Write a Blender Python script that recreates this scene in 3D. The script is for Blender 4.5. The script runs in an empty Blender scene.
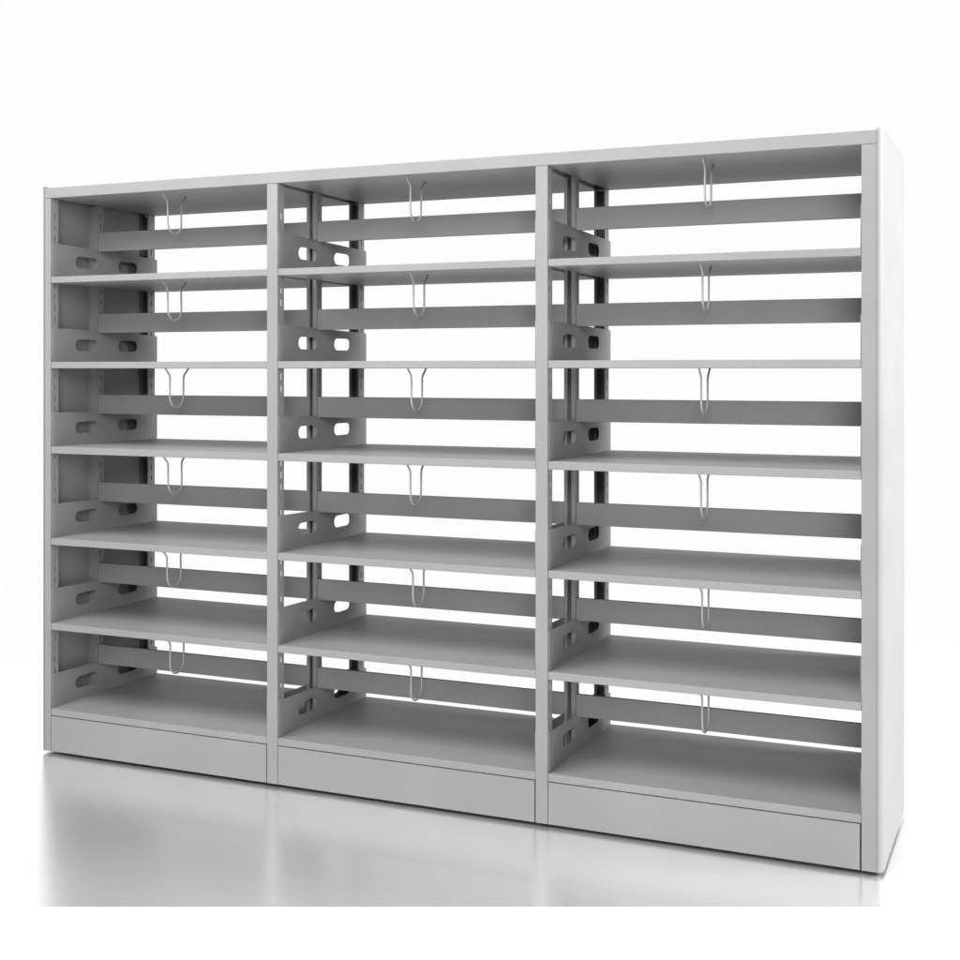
import bpy, bmesh, math, random
from mathutils import Vector

scn = bpy.context.scene

# ------------------------------------------------------------------ camera
cam_d = bpy.data.cameras.new('camera')
cam = bpy.data.objects.new('camera', cam_d)
scn.collection.objects.link(cam)
cam.location = (3.63123, -4.0305, 1.4889)
cam.rotation_euler = (math.radians(90), 0, math.radians(23.509))
cam_d.sensor_width = 36
cam_d.lens = 1312.302 / 960 * 36
cam_d.shift_y = -(480 - 369.91) / 960
cam_d.clip_end = 500
scn.camera = cam

# ------------------------------------------------------------------ studio surround: bright white sweep beyond, dimmer room behind the camera
W = bpy.data.worlds.new('World')
scn.world = W
W.use_nodes = True
nt = W.node_tree
bg = nt.nodes['Background']
tc = nt.nodes.new('ShaderNodeTexCoord')
dot = nt.nodes.new('ShaderNodeVectorMath'); dot.operation = 'DOT_PRODUCT'
dot.inputs[1].default_value = (-0.397, 0.913, 0.087)          # where the lit white backdrop stands
mr = nt.nodes.new('ShaderNodeMapRange')
mr.interpolation_type = 'SMOOTHSTEP'
mr.inputs['From Min'].default_value = 0.22
mr.inputs['From Max'].default_value = 0.66
mr.inputs['To Min'].default_value = 0.32
mr.inputs['To Max'].default_value = 0.985
nt.links.new(tc.outputs['Generated'], dot.inputs[0])
nt.links.new(dot.outputs['Value'], mr.inputs['Value'])
nt.links.new(mr.outputs[0], bg.inputs['Strength'])
bg.inputs['Color'].default_value = (1, 1, 1, 1)


def area(name, loc, target, sx, sy, power):
    l = bpy.data.lights.new(name, 'AREA')
    l.shape = 'RECTANGLE'; l.size = sx; l.size_y = sy; l.energy = power
    o = bpy.data.objects.new(name, l)
    o.location = loc
    o.rotation_euler = (Vector(target) - Vector(loc)).to_track_quat('-Z', 'Y').to_euler()
    scn.collection.objects.link(o)
    return o


area('softbox_top', (0.6, -2.5, 4.4), (1.4, 0.1, 1.7), 4.0, 2.2, 380)
area('softbox_front', (5.0, -6.7, 3.6), (0.7, 0.2, 1.9), 3.4, 2.4, 415)
area('softbox_side', (6.6, 0.75, 2.8), (3.18, 0.35, 1.5), 2.0, 2.0, 510)

scn.view_settings.view_transform = 'Standard'
scn.view_settings.look = 'None'
scn.view_settings.exposure = 0
scn.view_settings.gamma = 1
scn.view_settings.use_curve_mapping = False


# ------------------------------------------------------------------ materials
def paint(name, col, rough, bump=0.04, spec=0.12, metallic=0.0, scale=900):
    m = bpy.data.materials.new(name)
    m.use_nodes = True
    n = m.node_tree; b = n.nodes['Principled BSDF']
    b.inputs['Metallic'].default_value = metallic
    b.inputs['Specular IOR Level'].default_value = spec
    t = n.nodes.new('ShaderNodeTexCoord')
    # slow unevenness of the powder coat
    z = n.nodes.new('ShaderNodeTexNoise'); z.inputs['Scale'].default_value = 3.5; z.inputs['Detail'].default_value = 4
    n.links.new(t.outputs['Object'], z.inputs['Vector'])
    cr = n.nodes.new('ShaderNodeMapRange')
    cr.inputs['From Min'].default_value = 0.3; cr.inputs['From Max'].default_value = 0.7
    cr.inputs['To Min'].default_value = 0.95; cr.inputs['To Max'].default_value = 1.05
    n.links.new(z.outputs['Fac'], cr.inputs['Value'])
    vm = n.nodes.new('ShaderNodeVectorMath'); vm.operation = 'SCALE'
    vm.inputs[0].default_value = (col, col, col)
    n.links.new(cr.outputs[0], vm.inputs['Scale'])
    n.links.new(vm.outputs[0], b.inputs['Base Color'])
    rr = n.nodes.new('ShaderNodeMapRange')
    rr.inputs['To Min'].default_value = rough - 0.06; rr.inputs['To Max'].default_value = rough + 0.06
    n.links.new(z.outputs['Fac'], rr.inputs['Value'])
    n.links.new(rr.outputs[0], b.inputs['Roughness'])
    # orange-peel
    f = n.nodes.new('ShaderNodeTexNoise'); f.inputs['Scale'].default_value = scale; f.inputs['Detail'].default_value = 2
    n.links.new(t.outputs['Object'], f.inputs['Vector'])
    bp = n.nodes.new('ShaderNodeBump'); bp.inputs['Strength'].default_value = bump; bp.inputs['Distance'].default_value = 0.001
    n.links.new(f.outputs['Fac'], bp.inputs['Height'])
    n.links.new(bp.outputs[0], b.inputs['Normal'])
    return m


M_PAINT = paint('grey_powder_coat', 0.19, 0.5)
M_POST = paint('grey_upright_coat', 0.19, 0.5)
M_WIRE = paint('wire_steel', 0.27, 0.5, 0.0, 0.3, 0.1)
M_GROUND = paint('matte_white_ground', 0.9, 0.9, 0.0, 0.1)

M_FLOOR = bpy.data.materials.new('gloss_white_floor')
M_FLOOR.use_nodes = True
n = M_FLOOR.node_tree
for x in list(n.nodes): n.nodes.remove(x)
out = n.nodes.new('ShaderNodeOutputMaterial')
mix = n.nodes.new('ShaderNodeMixShader'); lw = n.nodes.new('ShaderNodeLayerWeight'); lm = n.nodes.new('ShaderNodeMapRange')   # more mirror-like at grazing angles
lm.inputs['From Min'].default_value = 0.62; lm.inputs['From Max'].default_value = 0.86
lm.inputs['To Min'].default_value = 0.84; lm.inputs['To Max'].default_value = 1.0
n.links.new(lw.outputs['Facing'], lm.inputs['Value']); n.links.new(lm.outputs[0], mix.inputs[0])
dif = n.nodes.new('ShaderNodeBsdfDiffuse'); dif.inputs['Color'].default_value = (.95, .95, .95, 1)
glo = n.nodes.new('ShaderNodeBsdfGlossy'); glo.distribution = 'MULTI_GGX'; glo.inputs['Color'].default_value = (1, 1, 1, 1)
tcf = n.nodes.new('ShaderNodeTexCoord')
nz = n.nodes.new('ShaderNodeTexNoise'); nz.inputs['Scale'].default_value = 1.3; nz.inputs['Detail'].default_value = 3
mrf = n.nodes.new('ShaderNodeMapRange'); mrf.inputs['To Min'].default_value = 0.19; mrf.inputs['To Max'].default_value = 0.27
n.links.new(tcf.outputs['Object'], nz.inputs['Vector'])
n.links.new(nz.outputs['Fac'], mrf.inputs['Value'])
gr_ = n.nodes.new('ShaderNodeMapRange')                       # gloss sharpens towards grazing
gr_.inputs['From Min'].default_value = 0.74; gr_.inputs['From Max'].default_value = 0.92
gr_.inputs['To Min'].default_value = 1.0; gr_.inputs['To Max'].default_value = 0.15
mul = n.nodes.new('ShaderNodeMath'); mul.operation = 'MULTIPLY'
n.links.new(lw.outputs['Facing'], gr_.inputs['Value'])
n.links.new(mrf.outputs[0], mul.inputs[0]); n.links.new(gr_.outputs[0], mul.inputs[1])
n.links.new(mul.outputs[0], glo.inputs['Roughness'])
n.links.new(dif.outputs[0], mix.inputs[1]); n.links.new(glo.outputs[0], mix.inputs[2])
n.links.new(mix.outputs[0], out.inputs['Surface'])


# ------------------------------------------------------------------ mesh helpers
class MB:
    """collects closed boxes and sheets, then becomes one mesh object"""
    def __init__(s): s.bm = bmesh.new()

    def box(s, x0, x1, y0, y1, z0, z1):
        v = [s.bm.verts.new(p) for p in ((x0, y0, z0), (x1, y0, z0), (x1, y1, z0), (x0, y1, z0),
                                         (x0, y0, z1), (x1, y0, z1), (x1, y1, z1), (x0, y1, z1))]
        for f in ((3, 2, 1, 0), (4, 5, 6, 7), (0, 1, 5, 4), (1, 2, 6, 5), (2, 3, 7, 6), (3, 0, 4, 7)):
            s.bm.faces.new([v[i] for i in f])
        return s

    def prism(s, pts, z0, z1):
        """closed outline (x, y) pulled up from z0 to z1"""
        lo = [s.bm.verts.new((x, y, z0)) for x, y in pts]
        hi = [s.bm.verts.new((x, y, z1)) for x, y in pts]
        k = len(pts)
        s.bm.faces.new(lo[::-1]); s.bm.faces.new(hi)
        for i in range(k):
            s.bm.faces.new((lo[i], lo[(i + 1) % k], hi[(i + 1) % k], hi[i]))
        return s

    def lattice(s, x0, x1, ys, zs, hole):
        """sheet in the YZ plane between x0 and x1, with cells (i, j) left open where hole(i, j)"""
        V = {}
        def v(a, i, j):
            if (a, i, j) not in V: V[a, i, j] = s.bm.verts.new(((x0, x1)[a], ys[i], zs[j]))
            return V[a, i, j]
        ni, nj = len(ys) - 1, len(zs) - 1
        solid = lambda i, j: 0 <= i < ni and 0 <= j < nj and not hole(i, j)
        for i in range(ni):
            for j in range(nj):
                if not solid(i, j): continue
                s.bm.faces.new((v(1, i, j), v(1, i + 1, j), v(1, i + 1, j + 1), v(1, i, j + 1)))
                s.bm.faces.new((v(0, i, j), v(0, i, j + 1), v(0, i + 1, j + 1), v(0, i + 1, j)))
                for di, dj, a, b in ((-1, 0, (i, j), (i, j + 1)), (1, 0, (i + 1, j + 1), (i + 1, j)),
                                     (0, -1, (i + 1, j), (i, j)), (0, 1, (i, j + 1), (i + 1, j + 1))):
                    if not solid(i + di, j + dj):
                        s.bm.faces.new((v(0, *a), v(1, *a), v(1, *b), v(0, *b)))
        return s

    def build(s, name, mat, parent=None, bevel=0.0, seg=2):
        bmesh.ops.recalc_face_normals(s.bm, faces=s.bm.faces)
        me = bpy.data.meshes.new(name); s.bm.to_mesh(me); s.bm.free()
        me.materials.append(mat)
        o = bpy.data.objects.new(name, me); scn.collection.objects.link(o)
        if parent: o.parent = parent
        if bevel:
            m = o.modifiers.new('bevel', 'BEVEL'); m.width = bevel; m.segments = seg
            m.limit_method = 'ANGLE'; m.angle_limit = math.radians(40); m.harden_normals = True
            for p in me.polygons: p.use_smooth = True
        return o


def structure(name, o, label):
    o['kind'] = 'structure'; o['label'] = label


# ------------------------------------------------------------------ measured dimensions (metres)
H = 2.2
A, B, CX, D, E, F = 0.0493, 1.0408, 1.0845, 2.0773, 2.1193, 3.1147   # clear edges of the three bays
GX, HX = 3.159, 3.1776
BAYS = ((A, B), (CX, D), (E, F))
TOPS = (1.8526, 1.52, 1.1894, 0.8315, 0.4998, 0.1663)               # top face of each shelf
LIPS = (1.828, 1.4948, 1.1622, 0.8057, 0.4739, 0.14)                # underside of each shelf
CEIL = 2.16
DEPTH = 0.66
FZ = -0.012                                                            # floor level: the rack stands on low feet

# ------------------------------------------------------------------ floor
# glossy display floor whose front edge crosses in front of the rack, matte ground around it
edge_d = 3.665
th = math.radians(23.509)
fw = Vector((-math.sin(th), math.cos(th))); rt = Vector((math.cos(th), math.sin(th)))
c0 = Vector((cam.location.x, cam.location.y))
q = [c0 + fw * edge_d - rt * 70, c0 + fw * edge_d + rt * 70, c0 + fw * 160 + rt * 70, c0 + fw * 160 - rt * 70]
g = MB(); g.prism([tuple(p) for p in q], FZ - 0.004, FZ)
fl = g.build('floor', M_FLOOR)
structure('floor', fl, 'glossy white studio floor mirroring the grey rack')
g = MB(); g.prism([(-60, -60), (60, -60), (60, 60), (-60, 60)], FZ - 0.05, FZ - 0.006)
gr = g.build('ground', M_GROUND)
structure('ground', gr, 'plain matte white ground in front of the glossy floor')

# ------------------------------------------------------------------ the rack
rack = bpy.data.objects.new('library_shelving_rack', None)
rack.location = (0, 0, FZ)
scn.collection.objects.link(rack)
rack['label'] = 'long grey metal library rack with three bays of six shelves on a glossy white floor'
rack['category'] = 'shelving rack'


def part(mb, name, mat, bevel=0.0, parent=None, label=None):
    o = mb.build(name, mat, None, bevel)
    o.parent = parent or rack
    o.matrix_parent_inverse.identity()
    if parent is None:
        o.location.z = -FZ
    if label: o['label'] = label
    return o


# ---- uprights
HP = 0.0445          # hole pitch
def hole_rows(z0, z1):
    zs = [z0]; z = z0 + 0.03
    while z + 0.022 < z1 - 0.02:
        zs += [z, z + 0.022]; z += HP
    zs.append(z1)
    return zs


def pierced(mb, x0, x1, y0, y1, z0, z1, yh, wh=0.0055):
    zs = hole_rows(z0, z1)
    ys = [y0, yh - wh / 2, yh + wh / 2, y1]
    mb.lattice(x0, x1, ys, zs, lambda i, j: i == 1 and j % 2 == 1)


T = 0.0022
ZT = CEIL - 0.001
def front_post(x0, x1, y0, y1, flip=False):
    mb = MB()
    fy0, fy1 = (y0, y0 + T) if not flip else (y1 - T, y1)
    mb.box(x0, x1, fy0, fy1, 0.0, ZT)
    a, b = (y0 + T, y1) if not flip else (y0, y1 - T)
    yh = (y0 + y1) / 2 + (0.004 if not flip else -0.004)
    pierced(mb, x0, x0 + T, a, b, 0.0, ZT, yh)
    pierced(mb, x1 - T, x1, a, b, 0.0, ZT, yh)
    return mb


def slotted_post(x0, x1, y0, y1, s0, s1, z0=0.166, closed=0):
    """lipped channel: open slot s0..s1 down its front, pierced sides, closed back"""
    mb = MB()
    mb.box(x0, s0, y0, y0 + T, z0, ZT); mb.box(s1, x1, y0, y0 + T, z0, ZT)
    mb.box(s0 - T, s0, y0 + T, y0 + 0.010, z0, ZT); mb.box(s1, s1 + T, y0 + T, y0 + 0.010, z0, ZT)
    yh = (y0 + y1) / 2
    if closed == -1: mb.box(x0, x0 + T, y0 + T, y1 - T, z0, ZT)
    else: pierced(mb, x0, x0 + T, y0 + T, y1 - T, z0, ZT, yh)
    pierced(mb, x1 - T, x1, y0 + T, y1 - T, z0, ZT, yh)
    mb.box(x0, x1, y1 - T, y1, z0, ZT)
    return mb


for k, (x0, x1) in enumerate(((0.0205, A), (B, CX), (D, E), (F, GX - 0.0008))):
    xi0, xi1 = (0.006, A) if k == 0 else (x0, x1)
    part(front_post(x0, x1, 0.0, 0.045), 'front_post', M_POST, 0.0008)
    part(slotted_post(xi0, xi1, 0.275, 0.314, xi0 + 0.012, xi0 + (0.027 if k else 0.0122), closed=-1 if k == 0 else 0), 'middle_post', M_POST)
    part(slotted_post(xi0, xi1, 0.603, 0.650, xi0 + 0.010, xi1 - 0.006, 0.0, -1 if k == 0 else 0), 'rear_post', M_POST)

# ---- end panels: folded sheet with a rounded front edge
def end_panel(xin, xout):
    s = 1 if xout > xin else -1
    w = abs(xout - xin)
    P = [(xin, -0.001)]
    for i in range(7):                               # rounded nose turning to the outside
        t = i / 6 * math.pi / 2
        P.append((xin + s * (w * (0.05 + 0.95 * math.sin(t))), -0.001 + 0.022 * (1 - math.cos(t)) + 0.004 * t))
    P += [(xout, 0.6), (xout - s * 0.004, 0.6), (xout - s * 0.004, 0.024), (xin, 0.024)]
    mb = MB(); mb.prism(P if s > 0 else P[::-1], 0.0, H + 0.006)
    return mb

pr = part(end_panel(GX, HX), 'end_panel', M_PAINT)
pl = part(end_panel(0.0195, 0.0), 'end_panel', M_PAINT)

# ---- top
mb = MB(); mb.box(0.0205, GX - 0.0008, 0.0, 0.02, CEIL, H); mb.box(0.0045, GX - 0.0008, 0.026, DEPTH - 0.02, H - 0.004, H)
mb.box(0.0045, GX - 0.0008, DEPTH - 0.02, DEPTH, CEIL, H); mb.box(0.0205, GX - 0.0008, 0.02, 0.026, H - 0.004, H)
for a, b in ((0.0045, A), (B, CX), (D, E), (F, GX - 0.0008)):      # caps over the uprights
    mb.box(a + 0.0004, b - 0.0004, 0.03, DEPTH - 0.022, CEIL + 0.012, CEIL + 0.016)
part(mb, 'top_cover', M_PAINT, 0.001)

rnd = random.Random(4)
def drop_wire(parent, x, zt):
    """wire book support: flares out under the shelf, drops and turns in a U"""
    pts = []
    y0, y1, r = 0.087, 0.172, 0.0425
    zk = zt - 0.027; zb = zt - 0.150
    pts += [(0.056, zt + 0.002), (0.059, zt - 0.003), (0.073, zk + 0.011), (y0 - 0.003, zk), (y0, zk - 0.010)]
    n = 14
    zc = zb + 0.045
    for i in range(n + 1):
        t = math.pi * i / n
        pts.append(((y0 + y1) / 2 - r * math.cos(t), zc - 0.045 * math.sin(t)))
    pts += [(y1, zk - 0.010), (y1 + 0.003, zk), (0.186, zk + 0.011), (0.200, zt - 0.003), (0.203, zt + 0.002)]
    j = lambda a: (rnd.random() - 0.5) * a
    tilt, slide = j(0.05), j(0.012)
    pts = [(y + slide + (z - zt) * tilt, z) for y, z in pts]; x += j(0.016)
    cu = bpy.data.curves.new('book_support', 'CURVE'); cu.dimensions = '3D'
    sp = cu.splines.new('POLY'); sp.points.add(len(pts) - 1)
    for i, (y, z) in enumerate(pts): sp.points[i].co = (x, y, z, 1)
    cu.bevel_depth = 0.0034; cu.bevel_resolution = 3; cu.use_fill_caps = True
    tmp = bpy.data.objects.new('tmp', cu); scn.collection.objects.link(tmp)
    me = bpy.data.meshes.new_from_object(tmp.evaluated_get(bpy.context.evaluated_depsgraph_get()))
    bpy.data.objects.remove(tmp); bpy.data.curves.remove(cu)
    me.name = 'book_support'; me.materials.clear(); me.materials.append(M_WIRE)
    for p in me.polygons: p.use_smooth = True
    o = bpy.data.objects.new('book_support', me); scn.collection.objects.link(o)
    o.parent = parent
    return o


def bracket_mesh(x0, x1, zt):
    """side plate with two rounded slots, as one sheet with thickness"""
    cu = bpy.data.curves.new('plate', 'CURVE'); cu.dimensions = '2D'; cu.fill_mode = 'BOTH'
    def poly(pts):
        sp = cu.splines.new('POLY'); sp.points.add(len(pts) - 1); sp.use_cyclic_u = True
        for i, (a, b) in enumerate(pts): sp.points[i].co = (a, b, 0, 1)
    out = [(0.004, 0.0), (0.662, 0.0), (0.662, 0.108)]
    for i in range(5):
        t = i / 4 * math.pi / 2
        out.append((0.654 + 0.008 * math.cos(t), 0.109 + 0.008 * math.sin(t)))
    out += [(0.045, 0.132), (0.016, 0.136), (0.004, 0.128)]
    poly(out)
    for a, b in ((0.139, 0.270), (0.402, 0.526)):
        r = 0.023; zc = 0.068; pts = []
        for i in range(9):
            t = math.pi / 2 + math.pi * i / 8
            pts.append((a + r + r * math.cos(t), zc + r * math.sin(t)))
        for i in range(9):
            t = -math.pi / 2 + math.pi * i / 8
            pts.append((b - r + r * math.cos(t), zc + r * math.sin(t)))
        poly(pts[::-1])
    cu.extrude = (x1 - x0) / 2
    tmp = bpy.data.objects.new('tmp', cu); scn.collection.objects.link(tmp)
    me = bpy.data.meshes.new_from_object(tmp.evaluated_get(bpy.context.evaluated_depsgraph_get()))
    bpy.data.objects.remove(tmp); bpy.data.curves.remove(cu)
    for v in me.vertices:
        y, z, x = v.co
        v.co = ((x0 + x1) / 2 + x, y, zt + z)
    me.name = 'shelf_bracket'; me.materials.clear(); me.materials.append(M_PAINT)
    me.flip_normals()
    return me


def bracket(x0, x1, zt):
    o = bpy.data.objects.new('shelf_bracket', bracket_mesh(x0, x1, zt)); scn.collection.objects.link(o)
    o.parent = rack; o.location.z = -FZ


WX = (0.545, 1.58, 2.615)
for bi, (x0, x1) in enumerate(BAYS):
    # ceiling board of the bay
    mb = MB(); mb.box(x0, x1, 0.021, DEPTH - 0.021, CEIL, CEIL + 0.034)
    cb = part(mb, 'ceiling_board', M_PAINT, 0.0015)
    drop_wire(cb, WX[bi], CEIL)
    for r, (zt, zl) in enumerate(zip(TOPS, LIPS)):
        mb = MB(); mb.box(x0 + 0.0006, x1 - 0.0006, 0.0012, DEPTH, zl, zt)
        sh = part(mb, 'shelf', M_PAINT, 0.0022)
        if r < 5: drop_wire(sh, WX[bi], zl)
        mb = MB(); mb.box(x0 + 0.001, x1 - 0.001, 0.277, 0.290, zt + 0.120, zt + 0.198)
        part(mb, 'book_stop', M_PAINT, 0.0015)
        bracket(x0 + 0.001, x0 + 0.0032, zt + 0.0003)
        if bi or r == 5: bracket(x1 - 0.0032, x1 - 0.001, zt + 0.0003)
    # plinth boards, front and rear, with a fine gap all round
    for ya, yb in ((0.001, 0.016), (DEPTH - 0.016, DEPTH - 0.001)):
        mb = MB(); mb.box(x0 + 0.0016, x1 - 0.0045, ya, yb, 0.0, 0.1372)
        part(mb, 'plinth_board', M_PAINT, 0.0012)

# infill sheets behind the posts at the two closed ends
for xa, xb in ((0.0062, 0.0076), (GX - 0.0006, GX + 0.001)):
    mb = MB(); mb.box(xa, xb, 0.046, 0.2745, 0.0, ZT); mb.box(xa, xb, 0.3145, 0.6025, 0.0, ZT)
    if xa < 1: mb.box(0.0046, 0.0058, 0.590, 0.6395, 0.0, CEIL + 0.0115)
    part(mb, 'infill_sheet', M_PAINT)
# levelling feet
for x in (0.04, 1.06, 2.10, 3.12):
    for y in (0.24, 0.46):
        mb = MB(); mb.prism([(x + 0.018 * math.cos(t * math.pi / 8), y + 0.018 * math.sin(t * math.pi / 8)) for t in range(16)], FZ, 0.01)
        part(mb, 'levelling_foot', M_WIRE)
